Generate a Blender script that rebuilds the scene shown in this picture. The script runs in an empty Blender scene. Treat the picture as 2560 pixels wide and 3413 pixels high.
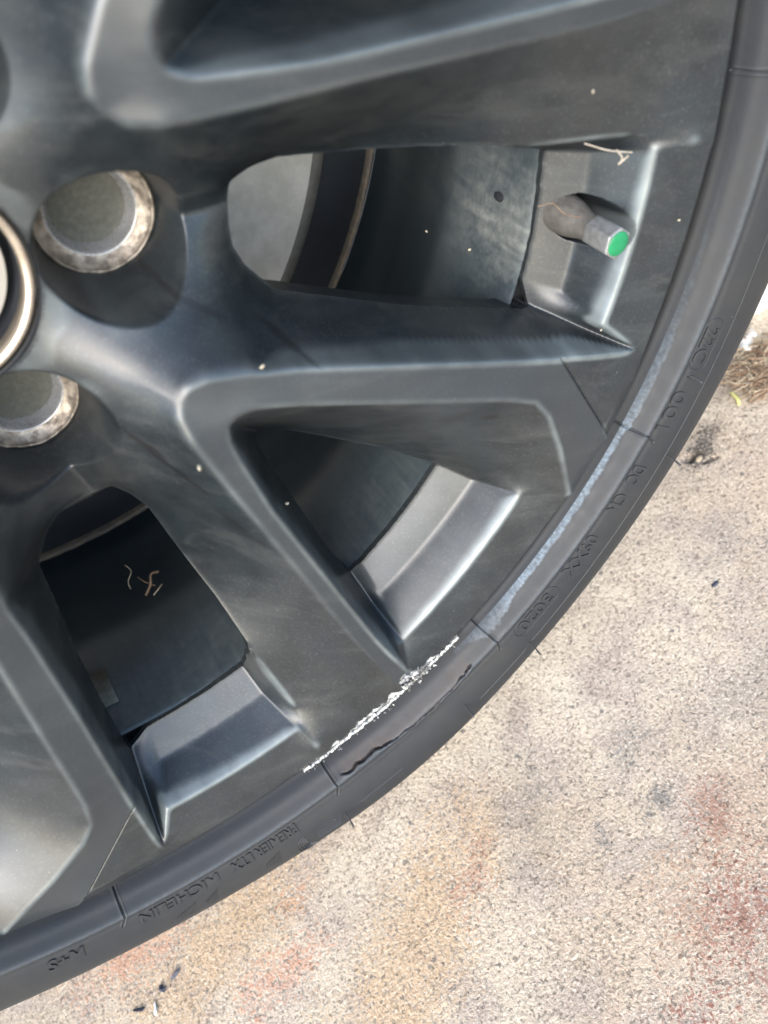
import bpy, bmesh, math
import numpy as np
from mathutils import Matrix, Vector

# ------------------------------------------------------------------ camera, sky, sun, exposure
scene = bpy.context.scene
C = scene.collection
GROUND = .345            # height of the axle above the concrete
SPIN = 29.0              # how far the wheel stands turned about its axle
STEP = .0005

cam = bpy.data.cameras.new('camera'); camo = bpy.data.objects.new('camera', cam); C.objects.link(camo)
r_ = Vector((0.77468, -0.50869, -0.37564)); u_ = Vector((0.63078, 0.57971, 0.51581)); b_ = Vector((-0.04462, -0.63653, 0.76996))
camo.matrix_world = Matrix(((r_.x, u_.x, b_.x, .05269), (r_.y, u_.y, b_.y, -.19572), (r_.z, u_.z, b_.z, .09506), (0, 0, 0, 1)))
cam.sensor_fit = 'VERTICAL'; cam.sensor_height = 24; cam.lens = 24 * 2785.1 / 3413
cam.clip_start = .01; cam.clip_end = 200
cam.dof.use_dof = True; cam.dof.focus_distance = .365; cam.dof.aperture_fstop = 5.6
scene.camera = camo

SUN_EL, SUN_AZ = (34.0, -125.0)      # degrees; azimuth measured from +x towards +y
w = bpy.data.worlds.new('World'); scene.world = w; w.use_nodes = True
nt = w.node_tree; bg = nt.nodes['Background']; sky = nt.nodes.new('ShaderNodeTexSky'); sky.sky_type = 'NISHITA'
sky.sun_disc = False; sky.sun_elevation = math.radians(SUN_EL); sky.sun_rotation = math.radians(90 - SUN_AZ)
sky.air_density = 1.0; sky.dust_density = 1.5; sky.ozone_density = 1.0
nt.links.new(sky.outputs[0], bg.inputs['Color']); bg.inputs['Strength'].default_value = .15
sun = bpy.data.lights.new('sun', 'SUN'); sun.energy = 1.1; sun.angle = math.radians(55); sun.color = (1, .95, .88)
suno = bpy.data.objects.new('sun', sun); C.objects.link(suno)
sd = Vector((math.cos(math.radians(SUN_EL)) * math.cos(math.radians(SUN_AZ)), math.cos(math.radians(SUN_EL)) * math.sin(math.radians(SUN_AZ)), math.sin(math.radians(SUN_EL))))
suno.rotation_euler = sd.to_track_quat('Z', 'Y').to_euler()
scene.view_settings.view_transform = 'Standard'; scene.view_settings.look = 'None'
scene.view_settings.exposure = 1.85; scene.view_settings.gamma = 1

# ------------------------------------------------------------------ measured tables (metres, degrees)
PAINT = (.016, .023, .028)
PAINT_DUST = (.030, .034, .035)
STAINS_SHADE = [  # centre x, y, radii, angle, colour, amount, noise scale, threshold
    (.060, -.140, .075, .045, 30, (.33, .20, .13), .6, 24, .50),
    (-.05, -.06, .10, .045, 20, (.46, .31, .17), .65, 18, .40),  # wide tan staining, also darkens the near ground as painted camera-side shade
    (-.16, .0, .10, .04, 0, (.47, .32, .18), .6, 20, .42), (.12, -.12, .09, .05, 40, (.36, .25, .17), .6, 22, .42),  # both wide and tan: staining with the near-ground shade painted in
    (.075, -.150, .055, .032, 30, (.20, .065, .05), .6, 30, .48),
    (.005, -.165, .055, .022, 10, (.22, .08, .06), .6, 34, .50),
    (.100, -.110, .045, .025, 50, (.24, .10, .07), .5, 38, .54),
    (-.060, -.085, .075, .035, 20, (.46, .33, .21), .4, 30, .50),
    (-.120, -.030, .050, .022, 0, (.45, .19, .11), .6, 34, .52),
    (-.200, .035, .060, .025, -15, (.46, .21, .12), .6, 26, .50),
    (-.100, -.005, .030, .014, 10, (.42, .18, .08), .5, 44, .53),
    (.03, -.05, .06, .035, 60, (.17, .16, .145), .6, 30, .52),
    (.09, -.055, .03, .02, 0, (.13, .135, .13), .65, 50, .54),
    (.055, -.08, .018, .006, 70, (.08, .09, .09), .8, 60, .50),
    (.085, -.085, .022, .012, 20, (.09, .10, .10), .7, 70, .52),
    (-.01, -.055, .035, .02, 40, (.27, .09, .07), .55, 46, .54),
    (.16, -.07, .08, .05, 0, (.26, .235, .20), .5, 22, .52),
    (.20, -.01, .06, .04, 0, (.30, .26, .21), .5, 26, .54),
    (.249, .050, .020, .011, 20, (.035, .032, .03), .85, 60, .34),
    (-.186, .006, .022, .005, -14, (.05, .055, .075), .8, 120, .60),
    (.300, .066, .030, .012, -20, (.13, .10, .08), .7, 60, .40),
]
PITS = [(.2400, .0492, .0062, .0035, -25, .0042), (.2455, .0400, .0050, .0013, -20, .004), (-.19, .006, .006, .004, 20, .001)]
SMEARS = [(.1765, -22.6, .006, .0035, 20, .75), (.1895, -21.3, .004, .0022, 10, .85), (.160, -25.5, .009, .006, 0, .4),
          (.0860, -48.0, .020, .0009, -50, .9), (.0775, -47.0, .006, .0008, -44, .9), (.1180, -50.1, .009, .0012, -52, .6), (.1280, -50.3, .010, .0012, -40, .5),
          (.0780, -11.5, .011, .0011, -30, .7), (.1050, -15.4, .010, .0011, -40, .6)]
LETTERS = [('MICHELIN', -81.1, -88.9, .2704, .2756), ('PREMIER LTX', -72.6, -79.7, .2706, .2762), ('M+S', -94.1, -97.2, .2712, .2775),
           ('3020', -38.3, -42.9, .2704, .2757), ('09XX', -31.0, -35.7, .2698, .2758), ('001', -15.4, -19.3, .2690, .2752),
           ('DC', -23.1, -24.9, .2698, .2758), ('CM', -26.2, -28.2, .2698, .2758), ('22C', -9.4, -12.6, .2698, .2756)]
WHISKERS = [(-21.57, .2826, .0085, .08), (-13.9, .2715, .0068, .25, .0003), (-43.6, .2835, .0085, .05), (-52.4, .2800, .0080, .05), (-68.1, .2835, .0085, .05), (-69.2, .281, .003, .9, .0002)]
STONES = [(.3215, .0880, .0060, .0035, 'larger white chip close to the tyre edge below the white kerb'), (.3290, .0890, .0035, .0030, 'small white chip nearest the foot of the white kerb'),
          (.3180, .0830, .0040, .0022, 'flat white chip between the kerb chips and the brown litter')]
CHIPS = [(-.1738, .0073, .0022, .0012, 'black_chip', 'long blue black fleck nearest the tyre at the lower left'),
         (-.1850, .0050, .0018, .0014, 'black_chip', 'round dark fleck in the middle of the lower left row'),
         (-.2000, .0040, .0024, .0013, 'black_chip', 'dark fleck at the bottom edge of the photo'),
         (-.1920, -.0010, .0024, .0010, 'stone', 'white fleck beside the dark flecks at the lower left'),
         (.1880, -.0200, .0022, .0012, 'black_chip', 'small grey fleck on the pale concrete right of the tyre')]
WALL = [(.3310, .1060), (.3360, .1045), (.3408, .1030), (.3455, .0990), (.3534, .0985), (.380, .0960), (.60, .080), (.60, .42), (.331, .42)]
SEEDS = [(.0915, -17.2, .0133, .0012, 'pale seed on the upper edge of the nearest split spoke'),
         (.0836, -41.3, .0098, .0016, 'large pale seed on the lower arm of the split spoke'),
         (.1331, -43.2, .0200, .0012, 'slim pale seed on the dark inner wall of the split spoke'),
         (.2032, 12.1, .0085, .0011, 'white crumb on the broad spoke above the valve'),
         (.2444, -.4, .0005, .0008, 'white crumb on the rim right of the green valve cap'),
         (.2248, -10.5, .0030, .0007, 'tiny crumb at the corner of the ledge below the valve'),
         (.2040, -9.6, .095, .0011, 'brown crumb furthest in on the dark barrel'),
         (.2065, -8.8, .067, .0011, 'tan crumb low on the scratched barrel')]
STRANDS = [
    ([(.204, -74.6, .128), (.203, -74.2, .121), (.2035, -75.2, .116), (.205, -75.4, .112)], .0004, 'straw_pale', 'grass_stalk', 'curved pale grass stalk hanging in the lower left window', 'grass stalk'),
    ([(.204, -71.0, .112), (.200, -71.9, .109), (.203, -72.7, .106), (.205, -74.0, .103)], .0007, 'straw', 'twig', 'thickest twig of the dry tangle in the lower left window', 'twig'),
    ([(.204, -73.8, .116), (.2035, -73.2, .110), (.2035, -72.2, .104)], .0004, 'straw', 'twig', 'long thin twig crossing the dry tangle in the lower left window', 'twig'),
    ([(.2045, -73.0, .100), (.2035, -72.0, .101), (.205, -71.4, .104)], .0004, 'straw_pale', 'twig', 'short pale twig at the foot of the dry tangle', 'twig'),
    ([(.200, .3, .026), (.2025, .9, .022), (.207, .2, .024), (.210, -.5, .022), (.2165, -.9, .020)], .00016, 'straw', 'hair', 'fine brown hair curling out of the valve hole', 'hair'),
    ([(.2025, 7.6, .010), (.208, 7.0, .006), (.213, 6.6, .005), (.218, 6.3, .004)], .00022, 'web', 'cobweb', 'scrap of dusty cobweb under the broad spoke above the valve', 'cobweb'),
    ([(.212, 6.8, .005), (.215, 5.9, .005), (.2147, 5.3, .006), (.2165, 6.1, .004)], .0003, 'web', 'cobweb', 'torn corner of dusty cobweb hanging above the valve', 'cobweb'),
]
PT = {
    'C5': (0.06286, -0.04891, 0.0145), 'C4': (0.06064, -0.04112, 0.0172), 'C3': (0.06155, -0.03574, 0.0190),
    'C2': (0.06420, -0.03185, 0.0190), 'C1': (0.07153, -0.02969, 0.0182), 'C0': (0.08636, -0.03069, 0.0170),
    'CU1': (0.10149, -0.03209, 0.0158), 'CU2': (0.14297, -0.03760, 0.0083),
    'P1': (0.20247, -0.04748, 0.0020), 'P2': (0.23095, -0.08611, -0.0036), 'P3': (0.24055, -0.05312, 0.0008),
    'CL1': (0.07343, -0.07083, 0.0120), 'CL2': (0.09122, -0.10635, 0.0080),
    'CL3': (0.11785, -0.16170, 0.0030), 'CL4': (0.14310, -0.20812, -0.0005),
    'S0': (0.07558, -0.04593, 0.0145), 'S1': (0.07844, -0.04313, 0.0145), 'S2': (0.08447, -0.04202, 0.0140),
    'SU1': (0.09961, -0.04448, 0.0125), 'SU2': (0.14282, -0.05232, 0.0060),
    'SU3': (0.18032, -0.05890, 0.0000), 'SU4': (0.19165, -0.06283, -0.0010),
    'P5': (0.19867, -0.07049, -0.0020), 'P5b': (0.20843, -0.08924, -0.0025),
    'P4': (0.21993, -0.11691, -0.0025), 'SL0': (0.07565, -0.05281, 0.0140),
    'SL1': (0.08781, -0.08284, 0.0095), 'SL2': (0.10482, -0.11685, 0.0055),
    'SL3': (0.12951, -0.16663, 0.0015), 'SL4': (0.14536, -0.19532, -0.0003),
    'WB0': (0.09654, -0.07542, 0.0480), 'WB1': (0.10396, -0.07604, 0.0470),
    'WB2': (0.11387, -0.07995, 0.0460), 'WB3': (0.15134, -0.09724, 0.0410),
    'WB4': (0.17641, -0.11173, 0.0370), 'LB2t': (0.19007, -0.11866, 0.0270),
    'LB3t': (0.20031, -0.11717, 0.0080), 'WBl0': (0.09752, -0.08174, 0.0480),
    'WBl1': (0.10946, -0.10856, 0.0450), 'WBl2': (0.12330, -0.13957, 0.0410),
    'WBl3': (0.14197, -0.17588, 0.0390), 'LB1b': (0.14014, -0.15504, 0.0370),
    'LB2b': (0.14535, -0.16850, 0.0270), 'LB3b': (0.14582, -0.18239, 0.0080),
    'WA5': (0.11034, -0.02348, 0.0545), 'WA6': (0.12438, -0.02643, 0.0500),
    'WA7': (0.15019, -0.03291, 0.0450), 'WA8': (0.17677, -0.03795, 0.0400),
    'WA9': (0.20283, -0.04231, 0.0355), 'WA10': (0.21121, -0.04316, 0.0345),
    'WA11': (0.20912, -0.03371, 0.0375), 'LA1': (0.20778, -0.03186, 0.0370),
    'LA2': (0.22085, -0.03592, 0.0270), 'LA3': (0.22577, -0.04270, 0.0075),
    'WA1': (0.09672, 0.00758, 0.0570), 'WA2': (0.09678, 0.00067, 0.0575), 'WA3': (0.09742, -0.00733, 0.0575),
    'WA4': (0.10141, -0.01490, 0.0565), 'VC0': (0.04342, -0.08817, 0.0565),
    'VC1': (0.04932, -0.09388, 0.0560), 'WL0': (0.05461, -0.10099, 0.0535),
    'WL1': (0.06261, -0.12198, 0.0470), 'WL2': (0.07123, -0.14211, 0.0360),
    'WL3': (0.07883, -0.16334, 0.0245), 'LC1': (0.08007, -0.19270, 0.0370),
    'LC2': (0.08468, -0.20422, 0.0270), 'LC3': (0.09234, -0.21274, 0.0075),
    'WL4': (0.08003, -0.17165, 0.0225), 'WL5': (0.09428, -0.20466, 0.0120),
    'WL6': (0.09895, -0.22263, 0.0010),
}


# ------------------------------------------------------------------ helpers
D2R = math.pi / 180
rng = np.random.default_rng(7)

def link(o, parent=None):
    C.objects.link(o)
    if parent is not None:
        o.parent = parent
    return o

def tag(o, label, cat=None, group=None, kind=None):
    if label: o['label'] = label
    if cat: o['category'] = cat
    if group: o['group'] = group
    if kind: o['kind'] = kind
    return o

def mesh_obj(name, verts, faces, mat, parent=None, smooth=True):
    me = bpy.data.meshes.new(name)
    me.from_pydata([tuple(map(float, v)) for v in verts], [], [tuple(map(int, f)) for f in faces])
    me.materials.append(mat)
    if smooth:
        me.polygons.foreach_set('use_smooth', [True] * len(me.polygons))
    me.update()
    return link(bpy.data.objects.new(name, me), parent)

def quad_obj(name, V, Q, mat, parent=None, normals=None, attrs=None):
    """fast mesh from numpy arrays (V: n x 3, Q: m x 4)"""
    me = bpy.data.meshes.new(name)
    n, m = len(V), len(Q)
    me.vertices.add(n); me.vertices.foreach_set('co', V.astype(np.float32).ravel())
    me.loops.add(4 * m); me.loops.foreach_set('vertex_index', Q.astype(np.int32).ravel())
    me.polygons.add(m)
    me.polygons.foreach_set('loop_start', np.arange(0, 4 * m, 4, dtype=np.int32))
    me.polygons.foreach_set('loop_total', np.full(m, 4, dtype=np.int32))
    me.polygons.foreach_set('use_smooth', np.ones(m, dtype=bool))
    me.materials.append(mat)
    for k, a in (attrs or {}).items():
        at = me.attributes.new(k, 'FLOAT', 'POINT'); at.data.foreach_set('value', a.astype(np.float32))
    me.update(calc_edges=True)
    if normals is not None:
        me.normals_split_custom_set_from_vertices(normals.astype(np.float32).tolist())
    return link(bpy.data.objects.new(name, me), parent)

def wnoise(x, y, seed=0):
    """value noise, numpy"""
    xi = np.floor(x).astype(np.int64); yi = np.floor(y).astype(np.int64)
    fx = x - xi; fy = y - yi
    fx = fx * fx * (3 - 2 * fx); fy = fy * fy * (3 - 2 * fy)
    def h(a, b):
        k = (a * 374761393 + b * 668265263 + seed * 1274126177) & 0x7fffffff
        k = ((k ^ (k >> 13)) * 1274126177) & 0x7fffffff
        return ((k ^ (k >> 16)) & 0xffff) / 65535.0
    return (h(xi, yi) * (1 - fx) + h(xi + 1, yi) * fx) * (1 - fy) + (h(xi, yi + 1) * (1 - fx) + h(xi + 1, yi + 1) * fx) * fy

def fbm(x, y, seed=0, o=4):
    s = 0; a = .5
    for i in range(o):
        s = s + a * wnoise(x, y, seed + i); x = x * 2.03 + 5.1; y = y * 2.03 + 1.7; a *= .5
    return s / (1 - .5 ** o)

# ------------------------------------------------------------------ materials
def mat(name, color=(.5, .5, .5), rough=.5, metal=0., spec=.5):
    m = bpy.data.materials.new(name); m.use_nodes = True
    b = m.node_tree.nodes['Principled BSDF']
    b.inputs['Base Color'].default_value = (*color, 1); b.inputs['Roughness'].default_value = rough
    b.inputs['Metallic'].default_value = metal; b.inputs['Specular IOR Level'].default_value = spec
    return m, m.node_tree.nodes, m.node_tree.links, b

def N(nodes, kind, **kw):
    n = nodes.new(kind)
    for k, v in kw.items():
        if k in n.inputs: n.inputs[k].default_value = v
        else: setattr(n, k, v)
    return n

def noise(nodes, links, co, scale, detail=4, rough=.55, dist=0.):
    n = nodes.new('ShaderNodeTexNoise'); n.inputs['Scale'].default_value = scale
    n.inputs['Detail'].default_value = detail; n.inputs['Roughness'].default_value = rough
    n.inputs['Distortion'].default_value = dist
    links.new(co, n.inputs['Vector']); return n.outputs['Fac']

def ramp(nodes, links, fac, stops):
    r = nodes.new('ShaderNodeValToRGB'); e = r.color_ramp.elements
    while len(e) < len(stops): e.new(.5)
    for i, (p, c) in enumerate(stops):
        e[i].position = p; e[i].color = (c, c, c, 1) if isinstance(c, (int, float)) else (*c, 1)
    links.new(fac, r.inputs['Fac']); return r.outputs['Color']

def mix(nodes, links, fac, a, b, mode='MIX'):
    n = nodes.new('ShaderNodeMix'); n.data_type = 'RGBA'; n.blend_type = mode
    for s, v in ((n.inputs['Factor'], fac), (n.inputs[6], a), (n.inputs[7], b)):
        if hasattr(v, 'is_output'): links.new(v, s)
        elif isinstance(v, (int, float)): s.default_value = v
        else: s.default_value = (*v, 1)
    return n.outputs[2]

def math_(nodes, links, op, a, b=0., clamp=False):
    n = nodes.new('ShaderNodeMath'); n.operation = op; n.use_clamp = clamp
    for s, v in ((n.inputs[0], a), (n.inputs[1], b)):
        if hasattr(v, 'is_output'): links.new(v, s)
        else: s.default_value = v
    return n.outputs[0]

def bump(nodes, links, h, bsdf, strength=.3, dist=.0003, prev=None):
    n = nodes.new('ShaderNodeBump'); n.inputs['Strength'].default_value = strength; n.inputs['Distance'].default_value = dist
    links.new(h, n.inputs['Height'])
    if prev is not None: links.new(prev, n.inputs['Normal'])
    links.new(n.outputs[0], bsdf.inputs['Normal']); return n.outputs[0]

def wheel_paint():
    m, n, l, b = mat('satin_gunmetal_paint', PAINT, .42, .0, .5); MET = .22
    co = n.new('ShaderNodeTexCoord').outputs['Object']
    big = noise(n, l, co, 16, 5, .6); mid = noise(n, l, co, 70, 5, .6); fine = noise(n, l, co, 900, 3, .6)
    brown = ramp(n, l, big, [(.42, 0), (.68, 1)])
    c = mix(n, l, brown, PAINT, PAINT_DUST)
    patch = ramp(n, l, mid, [(.40, 0), (.66, 1)])
    c = mix(n, l, math_(n, l, 'MULTIPLY', patch, .6), c, (PAINT[0] * .5, PAINT[1] * .5, PAINT[2] * .5))
    mpp = n.new('ShaderNodeMapping'); mpp.inputs['Rotation'].default_value = (0, .7, 0); mpp.inputs['Scale'].default_value = (1, 1, 3.2); l.new(co, mpp.inputs['Vector'])
    cloud = noise(n, l, mpp.outputs[0], 26, 6, .62, .7)
    c = mix(n, l, math_(n, l, 'MULTIPLY', ramp(n, l, cloud, [(.52, 0), (.70, 1)]), .6), c, (PAINT_DUST[0] * 1.5, PAINT_DUST[1] * 1.5, PAINT_DUST[2] * 1.45))
    # metal flake and fine dust specks
    fl = ramp(n, l, fine, [(.55, 0), (.72, 1)])
    c = mix(n, l, math_(n, l, 'MULTIPLY', fl, .16), c, (.16, .16, .155))
    sp = n.new('ShaderNodeTexVoronoi'); sp.inputs['Scale'].default_value = 210; l.new(co, sp.inputs['Vector'])
    spk = ramp(n, l, sp.outputs['Distance'], [(.0, 1), (.07, 0)])
    rnd = ramp(n, l, sp.outputs['Color'], [(.80, 0), (.82, 1)])
    spk = math_(n, l, 'MULTIPLY', spk, rnd)
    c = mix(n, l, math_(n, l, 'MULTIPLY', spk, .7), c, (.34, .33, .29))
    # bare metal where the kerb has ground the paint away
    a = n.new('ShaderNodeAttribute'); a.attribute_name = 'wear'
    wn = noise(n, l, co, 520, 5, .75)
    w = math_(n, l, 'MULTIPLY', a.outputs['Fac'], 1.0)
    w = math_(n, l, 'ADD', w, math_(n, l, 'MULTIPLY', math_(n, l, 'SUBTRACT', wn, .5), 1.5))
    wf = ramp(n, l, w, [(.32, 0), (.80, 1)])
    metal = mix(n, l, wn, (.15, .16, .165), (.66, .67, .66))
    c = mix(n, l, wf, c, metal)
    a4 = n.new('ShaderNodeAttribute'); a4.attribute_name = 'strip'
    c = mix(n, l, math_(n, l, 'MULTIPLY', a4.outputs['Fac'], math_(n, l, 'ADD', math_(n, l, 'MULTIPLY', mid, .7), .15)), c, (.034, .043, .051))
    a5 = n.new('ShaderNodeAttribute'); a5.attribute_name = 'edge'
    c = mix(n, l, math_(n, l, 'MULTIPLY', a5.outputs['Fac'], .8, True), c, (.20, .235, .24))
    a3 = n.new('ShaderNodeAttribute'); a3.attribute_name = 'smear'
    c = mix(n, l, math_(n, l, 'MULTIPLY', a3.outputs['Fac'], .85), c, (.010, .010, .011))
    l.new(c, b.inputs['Base Color'])
    l.new(math_(n, l, 'SUBTRACT', MET, math_(n, l, 'MULTIPLY', wf, MET)), b.inputs['Metallic'])
    rg = math_(n, l, 'ADD', math_(n, l, 'MULTIPLY', cloud, .34), .24)
    l.new(rg, b.inputs['Roughness'])
    h = math_(n, l, 'ADD', math_(n, l, 'MULTIPLY', fine, .35), math_(n, l, 'MULTIPLY', math_(n, l, 'MULTIPLY', wf, wn), 5))
    bump(n, l, h, b, .35, .00012)
    b.inputs['Coat Weight'].default_value = .4; b.inputs['Coat Roughness'].default_value = .22; b.inputs['Specular IOR Level'].default_value = .55
    return m

def rubber():
    m, n, l, b = mat('tyre_rubber', (.022, .022, .023), .5, 0, .5)
    co = n.new('ShaderNodeTexCoord').outputs['Object']
    big = noise(n, l, co, 22, 5, .6); mid = noise(n, l, co, 160, 4, .6); fine = noise(n, l, co, 1500, 2, .5)
    c = mix(n, l, ramp(n, l, big, [(.35, 0), (.7, 1)]), (.010, .0130, .017), (.019, .0205, .0215))
    c = mix(n, l, math_(n, l, 'MULTIPLY', ramp(n, l, mid, [(.5, 0), (.75, 1)]), .35), c, (.027, .026, .024))
    sp = n.new('ShaderNodeTexVoronoi'); sp.inputs['Scale'].default_value = 170; l.new(co, sp.inputs['Vector'])
    spk = math_(n, l, 'MULTIPLY', ramp(n, l, sp.outputs['Distance'], [(.0, 1), (.06, 0)]), ramp(n, l, sp.outputs['Color'], [(.84, 0), (.86, 1)]))
    c = mix(n, l, math_(n, l, 'MULTIPLY', spk, .6), c, (.3, .29, .26))
    a = n.new('ShaderNodeAttribute'); a.attribute_name = 'scuff'
    sn = noise(n, l, co, 420, 4, .7)
    sc = math_(n, l, 'MULTIPLY', a.outputs['Fac'], math_(n, l, 'ADD', math_(n, l, 'MULTIPLY', sn, .9), .45), True)
    c = mix(n, l, sc, c, (.22, .28, .33))
    a2 = n.new('ShaderNodeAttribute'); a2.attribute_name = 'rust'
    c = mix(n, l, math_(n, l, 'MULTIPLY', math_(n, l, 'MULTIPLY', a2.outputs['Fac'], mid), .9), c, (.10, .06, .04))
    l.new(c, b.inputs['Base Color'])
    l.new(math_(n, l, 'ADD', math_(n, l, 'MULTIPLY', mid, .2), .50), b.inputs['Roughness'])
    bump(n, l, math_(n, l, 'ADD', fine, math_(n, l, 'MULTIPLY', mid, .3)), b, .15, .00010)
    return m

def simple_noise_mat(name, c1, c2, scale, rough=.5, metal=0., bs=.3, bd=.0002, lo=.4, hi=.65):
    m, n, l, b = mat(name, c1, rough, metal)
    co = n.new('ShaderNodeTexCoord').outputs['Object']
    f = noise(n, l, co, scale, 6, .65); g = noise(n, l, co, scale * 7, 3, .6)
    l.new(mix(n, l, ramp(n, l, f, [(lo, 0), (hi, 1)]), c1, c2), b.inputs['Base Color'])
    l.new(math_(n, l, 'ADD', math_(n, l, 'MULTIPLY', g, .25), rough - .12), b.inputs['Roughness'])
    bump(n, l, math_(n, l, 'ADD', f, math_(n, l, 'MULTIPLY', g, .5)), b, bs, bd)
    return m

def barrel_mat():
    m, n, l, b = mat('scuffed_inner_barrel', (.012, .014, .017), .28)
    tc = n.new('ShaderNodeTexCoord').outputs['Object']
    mp = n.new('ShaderNodeMapping'); mp.inputs['Scale'].default_value = (1, 1, 1); l.new(tc, mp.inputs['Vector'])
    f = noise(n, l, mp.outputs[0], 30, 6, .7, .4)
    a = n.new('ShaderNodeAttribute'); a.attribute_name = 'dust'
    s = noise(n, l, tc, 260, 5, .75)
    k = math_(n, l, 'MULTIPLY', a.outputs['Fac'], ramp(n, l, math_(n, l, 'ADD', math_(n, l, 'MULTIPLY', f, .6), math_(n, l, 'MULTIPLY', s, .4)), [(.36, .12), (.62, 1)]))
    l.new(mix(n, l, k, (.020, .032, .042), (.17, .185, .175)), b.inputs['Base Color'])
    bump(n, l, s, b, .2, .0002)
    return m

def concrete():
    m, n, l, b = mat('stained_concrete', (.4, .36, .3), .85, 0, .3)
    co = n.new('ShaderNodeTexCoord').outputs['Object']
    # fine grain: aggregate of pale, buff, grey and dark grains
    v = n.new('ShaderNodeTexVoronoi'); v.inputs['Scale'].default_value = 760; l.new(co, v.inputs['Vector'])
    g1 = noise(n, l, co, 430, 3, .75, .1); g2 = noise(n, l, co, 700, 2, .6)
    big = noise(n, l, co, 6.5, 5, .6, .5); med = noise(n, l, co, 26, 5, .65, .4)
    base = mix(n, l, ramp(n, l, big, [(.38, 0), (.62, 1)]), (.56, .485, .375), (.44, .35, .255))
    base = mix(n, l, ramp(n, l, med, [(.46, 0), (.66, 1)]), base, (.38, .31, .25))
    # stains with shapes of their own: rust red, orange, grey; wide tan ones also paint in shade
    def stain_shade(cx, cy, rx, ry, ang, col, amt, base, sc=34, thr=.5, grainy=True):
        mp = n.new('ShaderNodeMapping'); mp.vector_type = 'TEXTURE'
        mp.inputs['Location'].default_value = (cx, cy, 0); mp.inputs['Rotation'].default_value = (0, 0, ang * D2R)
        mp.inputs['Scale'].default_value = (rx, ry, 1); l.new(co, mp.inputs['Vector'])
        ln = n.new('ShaderNodeVectorMath'); ln.operation = 'LENGTH'; l.new(mp.outputs[0], ln.inputs[0])
        q = math_(n, l, 'SUBTRACT', 1, ln.outputs['Value'])
        nz = noise(n, l, co, sc, 6, .72, .3)
        q = math_(n, l, 'ADD', math_(n, l, 'MULTIPLY', q, .45), math_(n, l, 'SUBTRACT', nz, .25))
        if grainy: q = math_(n, l, 'ADD', q, math_(n, l, 'MULTIPLY', math_(n, l, 'SUBTRACT', g1, .5), 1.5))
        q = ramp(n, l, q, [(thr - .05, 0), (thr + .16, 1)])
        # keep inside a few radii
        lim = ramp(n, l, math_(n, l, 'MULTIPLY', ln.outputs['Value'], .5), [(.5, 1), (.85, 0)])
        return mix(n, l, math_(n, l, 'MULTIPLY', math_(n, l, 'MULTIPLY', q, lim), amt), base, col)
    c = base
    for (cx, cy, rx, ry, an, col, amt, sc, thr) in STAINS_SHADE:
        c = stain_shade(cx, cy, rx, ry, an, col, amt, c, sc, thr)
    cellv = n.new('ShaderNodeSeparateColor'); l.new(v.outputs['Color'], cellv.inputs[0])
    cl = ramp(n, l, math_(n, l, 'ADD', math_(n, l, 'MULTIPLY', cellv.outputs[0], .8), math_(n, l, 'MULTIPLY', g1, .2)), [(.0, .40), (.13, .52), (.21, .85), (.50, 1.0), (.80, 1.08), (.92, 1.18)])
    c = mix(n, l, 1., c, cl, 'MULTIPLY')
    dark = ramp(n, l, g1, [(.36, 1), (.46, 0)])
    c = mix(n, l, math_(n, l, 'MULTIPLY', dark, .72), c, (.14, .115, .09))
    pale = ramp(n, l, g2, [(.56, 0), (.68, 1)])
    c = mix(n, l, math_(n, l, 'MULTIPLY', pale, .42), c, (.86, .79, .66))
    # scattered darker chips
    v2 = n.new('ShaderNodeTexVoronoi'); v2.inputs['Scale'].default_value = 95; v2.inputs['Randomness'].default_value = 1; l.new(co, v2.inputs['Vector'])
    chip = math_(n, l, 'MULTIPLY', ramp(n, l, math_(n, l, 'ADD', v2.outputs['Distance'], math_(n, l, 'MULTIPLY', g1, .2)), [(.19, 1), (.23, 0)]), ramp(n, l, v2.outputs['Color'], [(.60, 0), (.66, 1)]))
    c = mix(n, l, math_(n, l, 'MULTIPLY', chip, .75), c, (.11, .105, .10))
    # hairline crazing
    vc = n.new('ShaderNodeTexVoronoi'); vc.feature = 'DISTANCE_TO_EDGE'; vc.inputs['Scale'].default_value = 19
    ad = n.new('ShaderNodeVectorMath'); ad.operation = 'ADD'; l.new(co, ad.inputs[0])
    nn = n.new('ShaderNodeTexNoise'); nn.inputs['Scale'].default_value = 60; nn.inputs['Detail'].default_value = 5; l.new(co, nn.inputs['Vector'])
    scl = n.new('ShaderNodeVectorMath'); scl.operation = 'SCALE'; scl.inputs['Scale'].default_value = .012; l.new(nn.outputs['Color'], scl.inputs[0]); l.new(scl.outputs[0], ad.inputs[1])
    l.new(ad.outputs[0], vc.inputs['Vector'])
    cr = math_(n, l, 'MULTIPLY', ramp(n, l, vc.outputs['Distance'], [(.0, 1), (.009, 0)]), ramp(n, l, med, [(.50, 0), (.66, 1)]))
    c = mix(n, l, math_(n, l, 'MULTIPLY', cr, .35), c, (.13, .11, .09))
    l.new(c, b.inputs['Base Color'])
    h = math_(n, l, 'ADD', math_(n, l, 'MULTIPLY', g1, 1.), math_(n, l, 'MULTIPLY', g2, .5))
    h = math_(n, l, 'SUBTRACT', h, math_(n, l, 'MULTIPLY', cr, .25))
    bump(n, l, h, b, .75, .0012)
    return m

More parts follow.
